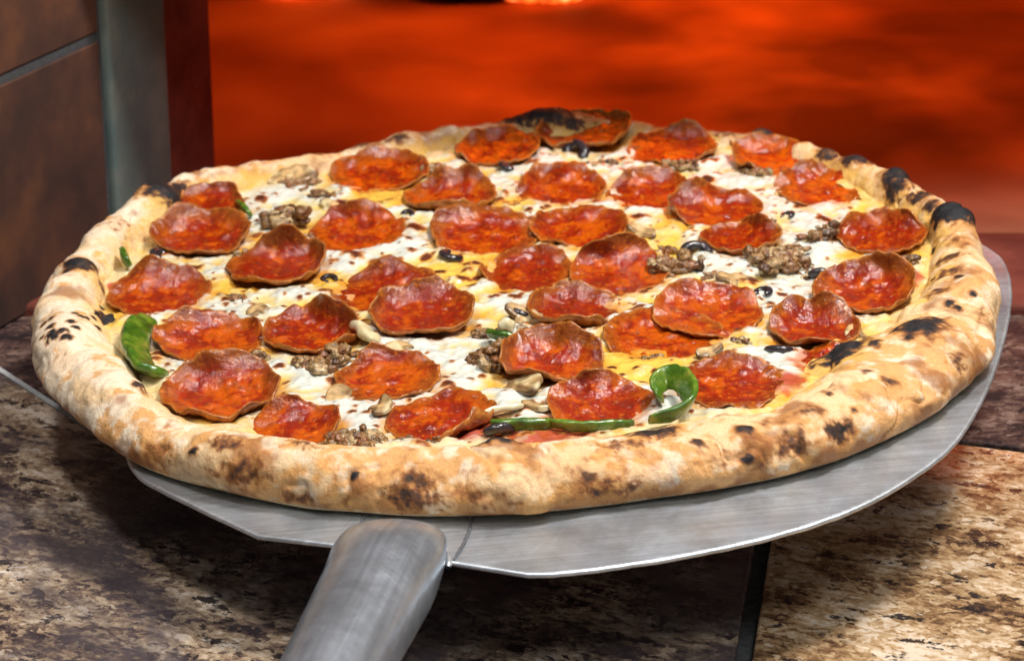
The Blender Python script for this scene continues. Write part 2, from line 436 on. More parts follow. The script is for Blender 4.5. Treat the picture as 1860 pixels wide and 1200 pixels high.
for i in range(2):
    z0 = 0.0008 + i * 0.31
    b = panel("brick", C + wd * 0.006 + nrm * 0.006, D0 + nrm * 0.006, z0, z0 + 0.305, 0.11, M['brick'], None, 0.003)
    b.parent = jamb; b.matrix_parent_inverse = Matrix.Translation((-C[0], -C[1], 0))
b = panel("mortar", C + wd * 0.009 + nrm * 0.009, D0 + nrm * 0.009 - wd * 0.003, 0.0006, 0.62, 0.10, M['grout2'], None, 0)
b.parent = jamb; b.matrix_parent_inverse = Matrix.Translation((-C[0], -C[1], 0))

# unseen oven dome, added to keep room light off the floor; open in front
yo = float(D0[1]) + 0.02
nu, nv = 49, 21
u = np.linspace(0, math.pi, nu); v = np.linspace(0, 1, nv)
U, V = np.meshgrid(u, v, indexing='ij')
# profile: arch across x, closing to the back
k = np.sqrt(np.clip(1 - V ** 2.2, 0, 1))
P = np.stack([0.25 + np.cos(U) * 0.78 * (0.15 + 0.85 * k), yo + V * 0.85, np.sin(U) * 0.40 * (0.2 + 0.8 * k)], -1).reshape(-1, 3)
dome = mesh_obj("unseen_oven_dome", P, grid_faces(nu, nv), M['dome'])
so = dome.modifiers.new("solid", 'SOLIDIFY'); so.thickness = 0.05; so.offset = 1
tag(dome, None, None, kind="structure")
bk = prism("oven_back", [(-1.2, yo + 0.84), (1.6, yo + 0.84), (1.6, yo + 0.9), (-1.2, yo + 0.9)], 0, 0.6, M['dome']); tag(bk, kind="structure")
fr = prism("unseen_oven_front", [(-1.0, 0.205), (1.6, 0.205), (1.6, yo + 0.02), (-1.0, yo + 0.02)], 0.178, 0.70, M['dome']); tag(fr, kind="structure")  # unseen slab, set low and forward to shade the oven mouth
f2 = prism("unseen_oven_front", [(0.85, yo - 0.05), (1.6, yo - 0.05), (1.6, yo), (0.85, yo)], 0.004, 0.358, M['brick']); tag(f2, kind="structure")
f3 = prism("unseen_oven_front", [(-1.0, yo - 0.05), (D0[0] - 0.12, yo - 0.05), (D0[0] - 0.12, yo), (-1.0, yo)], 0.004, 0.358, M['brick']); tag(f3, kind="structure")

# fire: charred logs and embers at the back of the floor
def lump(r, seed, sub=(40, 24), amp=0.25, size=0.6, stretch=(1, 1, 1)):
    nu, nv = sub
    th = np.linspace(0, 2 * math.pi, nu, endpoint=False); ph = np.linspace(0.02, math.pi - 0.02, nv)
    T, Q = np.meshgrid(th, ph, indexing='ij')
    n = np.stack([np.cos(T) * np.sin(Q), np.sin(T) * np.sin(Q), np.cos(Q)], -1).reshape(-1, 3)
    k = 1 + amp * fbm(n, size, 4, 0.55, seed * 3.1)
    return n * k[:, None] * r * np.asarray(stretch), grid_faces(nu, nv, True)
def fire_piece(name, px, py, ln, r, ang, mat, label, cat, seed):
    p = on_counter(px, py, 0.0)
    V, F = lump(r, seed, (36, 26), 0.18, 0.5, (ln / r, 1, 1))
    o = mesh_obj(name, V, F, mat)
    o.location = (p[0], p[1] + r, r * 0.85); o.rotation_euler = (0, 0, ang)
    return tag(o, label, cat)
fire_piece("charred_log", 885, 16, 0.055, 0.03, 0.25, M['log'], "black charred log end at the back of the oven floor", "log", 3)
fire_piece("ember", 968, 12, 0.040, 0.016, -0.2, M['ember'], "pale orange glowing ember beside the charred log", "ember", 5)
fire_piece("ember", 545, 4, 0.035, 0.016, 0.1, M['ember'], "red glowing ember at the back left of the oven", "ember", 8)
def fire_light(loc, pw, size):
    """glow of the fire thrown down on the floor by the hot dome"""
    l = bpy.data.lights.new("fire_glow", 'AREA'); l.shape = 'ELLIPSE'; l.size, l.size_y = size; l.energy = pw; l.color = (1.0, 0.115, 0.004)
    o = bpy.data.objects.new("fire_glow", l); scene.collection.objects.link(o); o.location = loc
fire_light((0.05, yo + 0.36, 0.30), 5.4, (0.9, 0.40))

def rod(name, pts, r, mat, parent, seg=8):
    pts = np.asarray(pts, float); V = []
    for i, p in enumerate(pts):
        d = pts[min(i + 1, len(pts) - 1)] - pts[max(i - 1, 0)]; d /= np.linalg.norm(d)
        a = np.cross(d, [0, 0, 1.0]); a /= np.linalg.norm(a); b = np.cross(a, d)
        rr = r * (0.6 if i in (0, len(pts) - 1) else 1)
        for k in range(seg):
            t = 2 * math.pi * k / seg; V.append(p + rr * (a * math.cos(t) + b * math.sin(t)))
    F = grid_faces(len(pts), seg)
    F = np.r_[F, np.array([[i * seg + seg - 1, (i + 1) * seg + seg - 1, (i + 1) * seg, i * seg] for i in range(len(pts) - 1)])]
    return mesh_obj(name, V, F, mat, parent)
# ------------------------------------------------------------------ peel
peel = empty("pizza_peel", PO, (0, -TILT, 0))
tag(peel, "worn aluminium pizza peel held out under the pizza", "pizza peel")
edge_px = [(232, 838), (262, 873), (470, 971), (625, 988), (725, 1004), (825, 1019), (960, 1040), (1030, 1038), (1200, 1015), (1400, 975), (1550, 925),
           (1650, 870), (1730, 810), (1775, 740), (1802, 680), (1826, 600), (1836, 535), (1830, 490), (1805, 452)]
E_ = [on_blade(x, y)[:2] for x, y in edge_px]
ax0 = on_blade(722, 1000)[:2]; ax1 = on_blade(622, 1190)[:2]
axd = (ax0 - ax1) / np.linalg.norm(ax0 - ax1)                     # handle axis, pointing under the pizza
E_ += [np.array(p) for p in [(0.205, 0.135), (0.17, 0.185), (0.11, 0.215), (0.03, 0.218), (-0.05, 0.20), (-0.115, 0.16), (-0.155, 0.10), (-0.175, 0.03), (-0.182, -0.04)]]
E_ = np.array(E_)
def smooth_loop(P, keep, n=3):
    """Chaikin rounding that keeps the listed corners crisp"""
    for it in range(n):
        out = []; kk = set(); N = len(P)
        for i in range(N):
            a, b, cc = P[i - 1], P[i], P[(i + 1) % N]
            if i in keep: kk.add(len(out)); out.append(b)
            else: out += [b * 0.75 + a * 0.25, b * 0.75 + cc * 0.25]
        P, keep = np.array(out), kk
    return P
loop = smooth_loop(E_, {2, 3, 4, 5, 6})
jit = fbm(np.c_[loop, np.zeros(len(loop))], 0.006, 2) * 0.0003
loop = loop + jit[:, None]
blade = prism("blade", loop, -0.0022, 0.0, M['blade'], peel, 0.0007)
M['rim'] = mat_metal("bright_worn_edge", (0.60, 0.63, 0.67), 0.42, 0.2)
rl = np.r_[loop, loop[:2]]
rod("rim", np.c_[rl, -0.0010 + fbm(np.c_[rl, 0 * rl[:, 0]], 0.004, 2) * 0.0003], 0.00115, M['rim'], blade)
# socket: tube flattened and closed where it runs onto the blade
axn = np.array([axd[1], -axd[0]])
T0 = 0.018
ts = np.concatenate([-T0 + 0.054 * np.linspace(0, 1, 40) ** 1.7, np.linspace(0.040, 0.12, 16), np.linspace(0.14, 0.62, 20)])
prof = np.linspace(0, 2 * math.pi, 48, endpoint=False)
V = []
for t in ts:
    g = min(1.0, (t + T0) / 0.052); nose = math.sqrt(max(0.0, 1 - (1 - g) ** 2))
    slim = max(0.0, min(1.0, t / 0.12))
    half = 0.0238 * (1 - 0.22 * slim) * (0.03 + 0.97 * math.sqrt(max(0.0, 1 - (1 - min(1, (t + T0) / 0.040)) ** 2)))
    top = 0.0003 + 0.0180 * nose ** 1.15
    low = -0.0004 - 0.0175 * float(sstep(-0.001, 0.035, np.array(t)))
    for a in prof:
        x = half * math.cos(a); z = (top + low) / 2 + (top - low) / 2 * math.sin(a)
        p = ax0 - axd * t + axn * x
        V.append((p[0], p[1], z))
V = np.array(V)
dn = fbm(V, 0.03, 2) * 0.00012; V[:, 2] += dn
F = grid_faces(len(ts), 48)
F = np.r_[F, np.array([[i * 48 + 47, (i + 1) * 48 + 47, (i + 1) * 48, i * 48] for i in range(len(ts) - 1)])]
sock = mesh_obj("handle", V, F, M['tube'], peel)
# rivet on the handle
bead = []
for sgn in (-1, 1):
    tt_ = np.linspace(0.012, -T0, 22)
    pts_ = []
    for t in tt_:
        h_ = 0.0238 * (0.03 + 0.97 * math.sqrt(max(0.0, 1 - (1 - min(1, (t + T0) / 0.040)) ** 2)))
        p = ax0 - axd * t + axn * h_ * sgn; pts_.append((p[0], p[1], 0.0005))
    bead += pts_ if sgn < 0 else pts_[::-1][1:]
bd = np.array(bead); bd[:, 2] += fbm(bd, 0.003, 2) * 0.0006
rod("weld_bead", bd, 0.0013, M['rim'], sock)
rp = on_blade(592, 1149, 0.015)
V, F = lump(0.0026, 2, (20, 12), 0.02, 1.0, (1, 1, 0.55))
rv = mesh_obj("rivet", V, F, M['blade'], sock); rv.location = (rp[0], rp[1], 0.0155)
rod("fold_seam", [on_blade(x, y, 0.0003) for x, y in ((857, 940), (852, 965), (842, 988), (832, 1004), (824, 1017))], 0.0008, M['seam'], blade)  # fold lines in the blade, drawn as thin dark ridges
rod("fold_seam", [on_blade(x, y, 0.0003) for x, y in ((664, 930), (658, 945), (650, 962), (640, 976))], 0.0006, M['seam'], blade)

# ------------------------------------------------------------------ pizza
pizza = empty("pizza", PO + PZ * 0.0004, (0, -TILT, 0))
tag(pizza, "large round pizza with pepperoni, sausage and peppers on a metal peel", "pizza")
OUT = [(62, 620), (66, 560), (85, 510), (120, 470), (160, 420), (215, 375), (265, 338), (330, 312), (400, 292), (500, 267), (600, 250), (700, 236), (800, 223), (870, 213),
       (930, 205), (1010, 203), (1100, 205), (1200, 210), (1300, 220), (1400, 228), (1480, 243), (1550, 267), (1620, 294), (1690, 338), (1755, 388), (1788, 440), (1808, 500), (1811, 560),
       (1800, 620), (1770, 665), (1740, 700), (1700, 740), (1640, 775), (1560, 815), (1480, 845), (1400, 870), (1300, 890), (1200, 905), (1100, 920), (1000, 930), (900, 937),
       (800, 940), (720, 938), (640, 930), (560, 925), (480, 910), (400, 890), (320, 868), (250, 840), (190, 795), (155, 765), (110, 720), (80, 680)]
CX, CY = 0.0019, 0.026
def polar_fit(pts):
    pts = np.array(pts); th = np.arctan2(pts[:, 1] - CY, pts[:, 0] - CX); r = np.hypot(pts[:, 0] - CX, pts[:, 1] - CY)
    o = np.argsort(th); th, r = th[o], r[o]
    th = np.r_[th - 2 * math.pi, th, th + 2 * math.pi]; r = np.r_[r, r, r]
    g = np.linspace(-math.pi, math.pi, 721)[:-1]
    y = np.interp(g, th, r)
    ker = np.hanning(13); ker /= ker.sum()
    y = np.convolve(np.r_[y[-30:], y, y[:30]], ker, 'same')[30:-30]
    return lambda t: np.interp((np.asarray(t) + math.pi) % (2 * math.pi), np.r_[g + math.pi, 2 * math.pi], np.r_[y, y[0]])
Ro = polar_fit([on_blade(x, y, float(np.clip(0.014 - (y - 570) / 330 * 0.011, 0.003, 0.024 - (0.007 * math.exp(-((x - 1150) / 330) ** 2) if y < 400 else 0)))) for x, y in OUT])
# inner edge: on the near side the crest hides it, so the crest line is measured there
INN = [(205, 525), (222, 485), (262, 452), (330, 372), (380, 350), (440, 330), (510, 305), (620, 288), (780, 262), (850, 236), (960, 220), (1160, 222), (1330, 238), (1460, 258), (1560, 300),
       (1612, 348), (1668, 400), (1688, 460), (1668, 525), (1612, 590), (1545, 622)]
CREST = [(1470, 690), (1430, 722), (1280, 745), (1130, 778), (1000, 792), (830, 797), (700, 802), (600, 806), (420, 775), (310, 735), (262, 700), (222, 640)]
inn = [on_blade(x, y, 0.011) for x, y in INN]
for x, y in CREST:
    p = on_blade(x, y, 0.021); d = np.array([p[0] - CX, p[1] - CY]); r = np.hypot(*d)
    d = d / r * (r - 0.010); inn.append(np.array([CX + d[0], CY + d[1], 0]))
Ri0 = polar_fit(inn)
Ri = lambda t: np.minimum(Ri0(t), Ro(t) - 0.020)
ZC = 0.0095

NT_, NS_ = 1900, 120
th = np.linspace(-math.pi, math.pi, NT_, endpoint=False)
ctrl = np.array([(1.6, 0.0), (0.9, 0.0), (0.42, 0.0), (0.16, 0.01), (0.04, 0.14), (-0.01, 0.42), (0.07, 0.74), (0.26, 0.96), (0.46, 1.0), (0.66, 0.90), (0.84, 0.66), (1.0, 0.44), (1.2, 0.34)])
def catmull(P, n):
    P = np.vstack([2 * P[0] - P[1], P, 2 * P[-1] - P[-2]]); k = len(P) - 3
    t = np.linspace(0, k - 1e-6, n); i = t.astype(int); f = (t - i)[:, None]
    a, b, c, d = P[i], P[i + 1], P[i + 2], P[i + 3]
    return 0.5 * (2 * b + (c - a) * f + (2 * a - 5 * b + 4 * c - d) * f ** 2 + (3 * b - a - 3 * c + d) * f ** 3)
sec = catmull(ctrl, 600)
# even spacing on the visible part
dl = np.r_[0, np.cumsum(np.hypot(*np.diff(sec, axis=0).T * np.array([[1.4], [1.0]])))]
sec = np.c_[np.interp(np.linspace(0, dl[-1], NS_), dl, sec[:, 0]), np.interp(np.linspace(0, dl[-1], NS_), dl, sec[:, 1])]
ring = np.c_[np.cos(th), np.sin(th), np.zeros(NT_)]
Hh = 0.0225 + 0.0028 * fbm(ring, 0.45, 3) + 0.0015 * fbm(ring, 0.12, 2)
far = sstep(0.2, 0.95, np.sin(th)); Hh -= 0.003 * far + 0.0050 * np.exp(-((th - 1.25) / 0.50) ** 2)
wv = Ro(th) - Ri(th)
rad = Ro(th)[:, None] - wv[:, None] * sec[None, :, 0]
zz = Hh[:, None] * sec[None, :, 1]
zin = sstep(0.84, 1.0, sec[:, 0]) * (np.arange(NS_) > NS_ // 2)
zz = zz * (1 - zin[None]) + (ZC - 0.0012 * sstep(1.0, 1.2, sec[:, 0]))[None] * zin[None]
CV = np.stack([CX + np.cos(th)[:, None] * rad, CY + np.sin(th)[:, None] * rad, zz], -1)
def grid_normals(G):
    a = np.roll(G, -1, 0) - np.roll(G, 1, 0); b = np.gradient(G, axis=1)
    n = np.cross(a, b); n /= np.linalg.norm(n, axis=-1, keepdims=True) + 1e-12
    return n
N_ = grid_normals(CV)
if (N_[:, NS_ * 2 // 3, 2]).mean() < 0: N_ = -N_
topw = (sstep(0.0006, 0.008, zz))[..., None]
flat = CV.reshape(-1, 3)
d1 = fbm(flat, 0.045, 3) * 0.0032 + fbm(flat, 0.016, 3, 0.5, 5.0) * 0.0012 + fbm(flat, 0.005, 2, 0.5, 9.0) * 0.0003
d1 -= 0.0016 * sstep(0.08, 0.0, np.abs(fbm(flat, 0.030, 2, 0.5, 51.0))) * sstep(-0.1, 0.3, fbm(flat, 0.05, 2, 0.5, 61.0))     # creases
rb = np.random.RandomState(8); bub = np.zeros(len(flat)); cand = np.where(flat[:, 2] > 0.006)[0]
for k in range(150):                                                   # gas bubbles under the skin
    p = flat[rb.choice(cand)]; r = rb.uniform(0.003, 0.012)
    e = np.linalg.norm((flat - p), axis=1) / r
    bub = np.maximum(bub, r * rb.uniform(0.06, 0.20) * np.clip(1 - e * e, 0, 1) ** 0.8)
d1 += bub
CV = CV + N_ * topw * d1.reshape(NT_, NS_, 1)

# blisters, char and toast where the photograph shows them:  px, py, half width, half height (photo px), bump mm, char, toast
BL = [(960, 206, 95, 20, 3.5, .95, 0), (1030, 215, 60, 14, 1, .75, .4), (1735, 388, 42, 31, 7, 1.25, .3), (1408, 234, 34, 13, 3, 1.0, 0), (1640, 312, 42, 18, 2.5, 1.05, .4),
      (1630, 334, 40, 15, 1.0, .9, .4), (1665, 352, 30, 12, .8, .7, .4), (1560, 276, 34, 13, 1.0, .9, .4), (1540, 282, 22, 9, .5, .7, .3), (1500, 272, 26, 11, 1.2, .75, .3), (1690, 365, 22, 10, 1, .75, .4),
      (1668, 588, 56, 30, 3.0, 1.05, .4), (1528, 645, 62, 34, 6, 1.05, .3), (1585, 622, 18, 10, 1.5, .85, .3), (292, 354, 50, 20, 3, 1.05, .6), (300, 378, 48, 34, 9, 0, .2), (330, 340, 20, 14, 1, .9, .3),
      (152, 480, 34, 20, 3, .95, .5), (165, 505, 40, 32, 3, 0, .3), (185, 520, 16, 14, 0.5, .5, .4), (206, 580, 30, 19, 2.5, .85, .6), (258, 702, 26, 9, 2, .8, .8),
      (1270, 800, 13, 14, .4, .95, .6), (1352, 776, 20, 12, 1.5, 1.0, .4), (1378, 808, 26, 40, 2.0, .15, 1.1), (1366, 838, 13, 9, .5, .9, .6), (1530, 778, 36, 15, -.4, .85, .7), (1450, 818, 34, 26, 0, .5, .7),
      (1182, 784, 50, 24, 1.0, .9, .5), (1130, 800, 60, 14, 0, .45, .6), (905, 780, 44, 13, 2.0, 1.0, .0), (745, 866, 30, 16, 0, .62, .3), (738, 908, 60, 22, 0, .55, .7), (638, 857, 9, 9, .3, 1.0, .2),
      (430, 852, 64, 22, 0, .5, .8), (412, 800, 44, 14, 0, .5, .8), (540, 800, 34, 10, 0, .4, .6), (1068, 866, 28, 12, 0, .5, .4), (1115, 895, 70, 20, 0, .42, .6), (540, 912, 40, 12, 0, .5, .6), (285, 820, 44, 12, 0, .2, .8),
      (1622, 690, 20, 13, 0, .55, .3), (1572, 668, 20, 9, 0, .5, .4), (1722, 465, 34, 11, .4, .62, .8), (1708, 497, 34, 10, .4, .5, .8), (1700, 525, 30, 9, .4, .5, .7), (1735, 430, 28, 14, 0, .3, .8), (1785, 560, 18, 30, 0, .3, .6),
      (1480, 735, 30, 13, 0, .5, .5), (1500, 700, 22, 9, 0, .4, .4), (1400, 760, 40, 12, 0, .2, .8), (1300, 820, 40, 20, 0, .2, .7), (1740, 655, 20, 20, 0, .5, .6), (1100, 860, 120, 40, 0, .0, .45),
      (700, 880, 140, 40, 0, .0, .4), (330, 400, 24, 24, 1, 0, .3), (215, 400, 34, 16, 0, .25, .5), (265, 345, 34, 14, 0, .1, .6), (720, 245, 24, 12, 0, .55, .5), (655, 252, 30, 10, 0, .4, .5), (590, 268, 40, 9, 0, .2, .5),
      (1250, 222, 60, 10, 0, .4, .6), (1320, 232, 40, 12, 0, .5, .6), (1150, 870, 60, 30, 0, .0, .5), (450, 300, 60, 10, 0, 0, .5), (110, 655, 30, 22, 0, .05, .3), (860, 905, 60, 20, 0, .2, .7)]
for k in range(34):                                                  # dark specks strewn along one side
    t = random.random(); BL.append((70 + 130 * t + random.gauss(0, 6), 603 - 36 * t + random.gauss(0, 12), random.uniform(3, 11), random.uniform(2.5, 7), 0.3, 1.1, .3))
for x, y in ((1740, 496), (1725, 545), (1738, 552), (1555, 741), (1508, 709), (1690, 452), (1772, 528), (1650, 610), (345, 815), (250, 520)):
    BL.append((x, y, random.uniform(6, 11), random.uniform(5, 8), 0.3, 1.1, .3))
flat = CV.reshape(-1, 3); qx, qy, qz = to_photo(flat)
nf = N_.reshape(-1, 3)
char = np.zeros(len(flat)); toast = 0.35 * sstep(0.0008, 0.0024, bub) * sstep(-0.2, 0.3, fbm(flat, 0.03, 2, 0.5, 71.0)); disp = np.zeros(len(flat))
wob = fbm(flat, 0.007, 3, 0.6, 21.0); wob2 = fbm(flat, 0.0025, 2, 0.6, 33.0)
tang = np.repeat(np.c_[-np.sin(th), np.cos(th), np.zeros(NT_)], NS_, 0)
for (x, y, hw, hh, bm, ch, to) in BL:
    dd = (qx - x) ** 2 + (qy - y) ** 2
    near = np.where(dd < 64)[0]
    if len(near) == 0: near = np.argsort(dd)[:30]
    c = near[np.argmin(qz[near])]; p = flat[c]
    s = qz[c] / FPX
    # ellipse in the surface: along the rim and across it
    rel = flat - p; along_ = rel @ tang[c]; across = np.linalg.norm(rel - along_[:, None] * tang[c], axis=1)
    ta = abs(tang[c] @ RT); rx = s * (hw * ta + hh * 1.6 * (1 - ta)); ry = s * (hh * 1.25 * ta + hw * (1 - ta))
    e = np.sqrt((along_ / rx) ** 2 + (across / ry) ** 2)
    ew = e + wob * 0.45 + wob2 * 0.25
    lo, hi = (0.1, 1.5) if bm == 0 else (0.55, 1.25)
    char = np.maximum(char, ch * (1 - sstep(lo, hi, ew)))
    toast = np.maximum(toast, to * (1 - sstep(0.5, 1.7, ew)))
    toast = np.maximum(toast, min(1.0, ch) * 0.9 * (1 - sstep(0.9, 1.7, ew)))
    disp += bm * 0.001 * np.exp(-(e * 1.15) ** 2.4)
flat = flat + nf * disp[:, None]; flat[:, 2] = np.maximum(flat[:, 2], 0.0003)
rel = (np.hypot(flat[:, 0] - CX, flat[:, 1] - CY) - Ri(np.arctan2(flat[:, 1] - CY, flat[:, 0] - CX)))
wid = np.repeat(wv, NS_); s_in = 1 - rel / wid                        # 0 outside .. 1 at the cheese
top_side = np.tile(np.arange(NS_) > NS_ * 0.42, NT_)
n1 = fbm(flat, 0.030, 4, 0.55, 2.0); n2 = fbm(flat, 0.011, 4, 0.6, 7.0); n3 = fbm(flat, 0.004, 3, 0.6, 12.0); n4 = fbm(flat, 0.0015, 2, 0.6, 3.0)
zl = flat[:, 2]
cream = np.array([0.80, 0.57, 0.33]); flour = np.array([0.85, 0.72, 0.55]); gold = np.array([0.69, 0.325, 0.082]); brown = np.array([0.29, 0.10, 0.03])
dark = np.array([0.055, 0.03, 0.022]); black = np.array([0.012, 0.012, 0.015]); oil = np.array([0.80, 0.50, 0.11])
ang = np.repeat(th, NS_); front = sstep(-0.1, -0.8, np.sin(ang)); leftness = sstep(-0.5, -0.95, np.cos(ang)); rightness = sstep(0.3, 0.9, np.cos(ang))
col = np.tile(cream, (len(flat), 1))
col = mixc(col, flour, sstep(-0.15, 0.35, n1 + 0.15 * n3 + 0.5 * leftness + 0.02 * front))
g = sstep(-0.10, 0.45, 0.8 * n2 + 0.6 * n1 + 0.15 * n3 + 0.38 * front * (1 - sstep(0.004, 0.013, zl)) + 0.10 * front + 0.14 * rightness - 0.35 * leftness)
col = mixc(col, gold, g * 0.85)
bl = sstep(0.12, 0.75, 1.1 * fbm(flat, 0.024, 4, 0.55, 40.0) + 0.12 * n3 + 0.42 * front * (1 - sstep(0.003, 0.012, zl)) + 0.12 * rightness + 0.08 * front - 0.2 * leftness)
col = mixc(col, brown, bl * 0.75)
col = mixc(col, gold, np.clip(toast, 0, 1) * 0.8)
col = mixc(col, brown, sstep(0.30, 1.0, toast + 0.45 * n3 + 0.2 * n2) * 0.75)
inner = sstep(0.55, 0.95, s_in + 0.18 * n2) * top_side
col = mixc(col, oil, inner * 0.72 * sstep(-0.5, 0.4, n1 + 0.5))
lowlip = (1 - sstep(0.0012, 0.0032, zl + 0.001 * n3)); col = mixc(col, (0.72, 0.58, 0.36), lowlip * 0.8)
cn = char + 0.35 * n3 * (char > 0.02) + 0.15 * n4 * (char > 0.02)
col = mixc(col, brown * 0.8, sstep(0.15, 0.45, cn) * 0.9)
col = mixc(col, dark, sstep(0.38, 0.72, cn))
col = mixc(col, black, sstep(0.72, 1.05, cn))
col *= (1 + 0.10 * n4)[:, None]
F = grid_faces(NT_, NS_, True)
crust = mesh_obj("crust", flat, F[:, ::-1], M['crust'], pizza, col=col)
n = NT_ // 10
base = np.c_[CX + np.cos(th[::10]) * (Ri(th[::10]) + 0.004), CY + np.sin(th[::10]) * (Ri(th[::10]) + 0.004), np.full(n, 0.0009)]
prism("dough_base", base[:, :2], 0.0006, 0.005, M['dough'], pizza)

# pepperoni: px, py (centre), width px, lift mm, curl degrees back / front / left / right
PEP = [(905, 266, 152, 1, 60, 35, 30, 35), (1062, 240, 170, 0, 50, 40, 30, 40), (1222, 262, 162, 1, 68, 10, 50, 40), (1400, 284, 140, 3, 75, 10, 80, 40), (1490, 334, 160, 1, 62, 10, 30, 60),
       (1020, 334, 162, 1, 62, 6, 75, 20), (1178, 340, 154, 0, 72, 5, 10, 60), (690, 308, 178, 0, 55, 65, 10, 20), (818, 352, 168, 1, 62, 85, 20, 30), (645, 414, 184, 1, 68, 6, 30, 40),
       (880, 418, 194, 1, 70, 5, 45, 15), (1052, 408, 174, 1, 55, 32, 35, 35), (1300, 374, 168, 1, 68, 5, 65, 35), (1345, 428, 145, 3, 15, 45, 35, 95), (1600, 420, 170, 2, 70, 35, 25, 75),
       (1570, 528, 184, 2, 60, 38, 55, 40), (385, 374, 118, 7, 95, 10, 105, 90), (365, 426, 180, 3, 62, 42, 30, 45), (500, 480, 178, 2, 76, 45, 10, 62), (290, 526, 186, 1, 62, 5, 30, 25),
       (700, 518, 196, 0, 56, 5, 35, 15), (768, 570, 188, 4, 52, 42, 65, 50), (960, 482, 172, 0, 72, 5, 60, 10), (1125, 488, 180, 3, 92, 30, 10, 50), (1042, 554, 165, 1, 45, 60, 60, 25),
       (1285, 564, 196, 4, 60, 22, 30, 30), (1205, 598, 212, 0, 25, 8, 45, 15), (1478, 590, 160, 2, 52, 45, 40, 45), (1325, 690, 194, 2, 64, 36, 40, 15), (378, 612, 196, 2, 60, 8, 62, 40),
       (565, 600, 172, 2, 82, 50, 25, 65), (402, 710, 212, 1, 55, 38, 20, 75), (530, 770, 176, 1, 66, 10, 10, 40), (705, 680, 188, 3, 62, 25, 78, 25), (800, 750, 198, 1, 40, 8, 25, 85),
       (1000, 652, 186, 1, 60, 50, 60, 30), (1092, 730, 194, 1, 66, 20, 25, 20), (1505, 640, 110, 0, 40, 10, 20, 20)]
pep_pos = []
for (x, y, w, *_r) in PEP:
    p = on_blade(x, y + 8, 0.012); pep_pos.append((p[0], p[1], px_len(x, y, w) / 2 * 1.02))

# ------------------------------------------------------------------ cheese
NG = 560
ext = 0.24
gx = np.linspace(CX - ext, CX + ext, NG); gy = np.linspace(CY - ext, CY + ext, NG)
X, Y = np.meshgrid(gx, gy, indexing='ij'); X = X.ravel(); Y = Y.ravel()
rr = np.hypot(X - CX, Y - CY); tt = np.arctan2(Y - CY, X - CX)
inside = rr - Ri(tt)
P2 = np.c_[X, Y, np.zeros(len(X))]
pd = np.full(len(X), 1.0)
for (x, y, r) in pep_pos: pd = np.minimum(pd, np.hypot(X - x, Y - y) - r * 0.86)
c1 = fbm(P2, 0.035, 4, 0.5, 3.0); c2 = fbm(P2, 0.012, 4, 0.55, 8.0); c3 = fbm(P2, 0.004, 3, 0.6, 14.0)
under = sstep(-0.003, -0.010, pd)
blob = np.zeros(len(X)); rb = np.random.RandomState(3)                 # bubbles and lumps of melted curd
for k in range(900):
    a = rb.uniform(-math.pi, math.pi); r = math.sqrt(rb.uniform(0, 1)) * 0.205; x, y = CX + r * math.cos(a), CY + r * math.sin(a)
    R1 = rb.uniform(0.0015, 0.0055) * (1.6 if rb.uniform() < .12 else 1)
    ix, iy = (x - gx[0]) / (gx[1] - gx[0]), (y - gy[0]) / (gy[1] - gy[0]); w = int(R1 / (gx[1] - gx[0])) + 2
    sl = (np.arange(int(ix) - w, int(ix) + w + 1)[:, None] * NG + np.arange(int(iy) - w, int(iy) + w + 1)[None]).ravel()
    e = np.hypot(X[sl] - x, Y[sl] - y) / R1 + 0.35 * c2[sl]
    blob[sl] = np.maximum(blob[sl], R1 * rb.uniform(0.10, 0.26) * np.sqrt(np.clip(1 - np.clip(e, 0, 1) ** 2, 0, 1)))
zc = ZC + (0.0018 * c1 + 0.0016 * c2 + 0.0004 * c3 + blob) * (1 - 0.8 * under) + 0.0016 * sstep(-0.004, 0.008, pd)
zc -= 0.0015 * sstep(-0.006, 0.004, inside); zc -= 0.0014 * sstep(0.0015, -0.004, pd)
white = np.array([0.66, 0.67, 0.60]); butter = np.array([0.70, 0.58, 0.30]); yellow = np.array([0.78, 0.49, 0.065]); orange = np.array([0.66, 0.21, 0.012]); red = np.array([0.42, 0.035, 0.012])
WH = [(490, 350, 60), (455, 335, 40), (640, 480, 40), (545, 650, 50), (595, 690, 50), (620, 742, 50), (690, 742, 60), (935, 545, 60), (975, 600, 40), (850, 430, 40), (905, 310, 50), (1105, 290, 45), (1310, 300, 50),
      (1475, 385, 70), (1440, 500, 70), (1480, 545, 70), (1170, 685, 60), (780, 600, 60), (760, 640, 50), (1440, 650, 50), (860, 690, 60), (985, 720, 50), (540, 390, 30), (600, 470, 50), (400, 480, 40), (1380, 640, 40), (650, 775, 40)]
YE = [(760, 380, 60), (900, 480, 60), (830, 475, 60), (1165, 655, 60), (1150, 445, 50), (1100, 440, 60), (965, 372, 50), (700, 352, 70), (430, 510, 50), (655, 575, 50), (1140, 630, 60), (1195, 655, 60), (585, 520, 40),
      (1530, 480, 30), (520, 655, 30), (1120, 690, 50), (940, 505, 40), (1200, 440, 40)]
bias = np.zeros(len(X))
for L, sg in ((WH, 1), (YE, -1)):
    for (x, y, r) in L:
        p = on_blade(x, y, 0.011); s = px_len(x, y, r); bias += sg * 0.55 * np.exp(-((X - p[0]) ** 2 + ((Y - p[1]) * 0.6) ** 2) / (s * s))
wq = c1 * 0.9 + c2 * 0.8 + 0.25 * c3 + bias + 0.05 + 14 * np.clip(pd, -0.01, 0.02)
col = np.tile(butter, (len(X), 1))
col = mixc(col, white, sstep(-0.05, 0.7, wq + 120 * np.clip(blob, 0, 0.002)))
col = mixc(col, yellow, sstep(0.25, -0.55, wq) * 0.95)
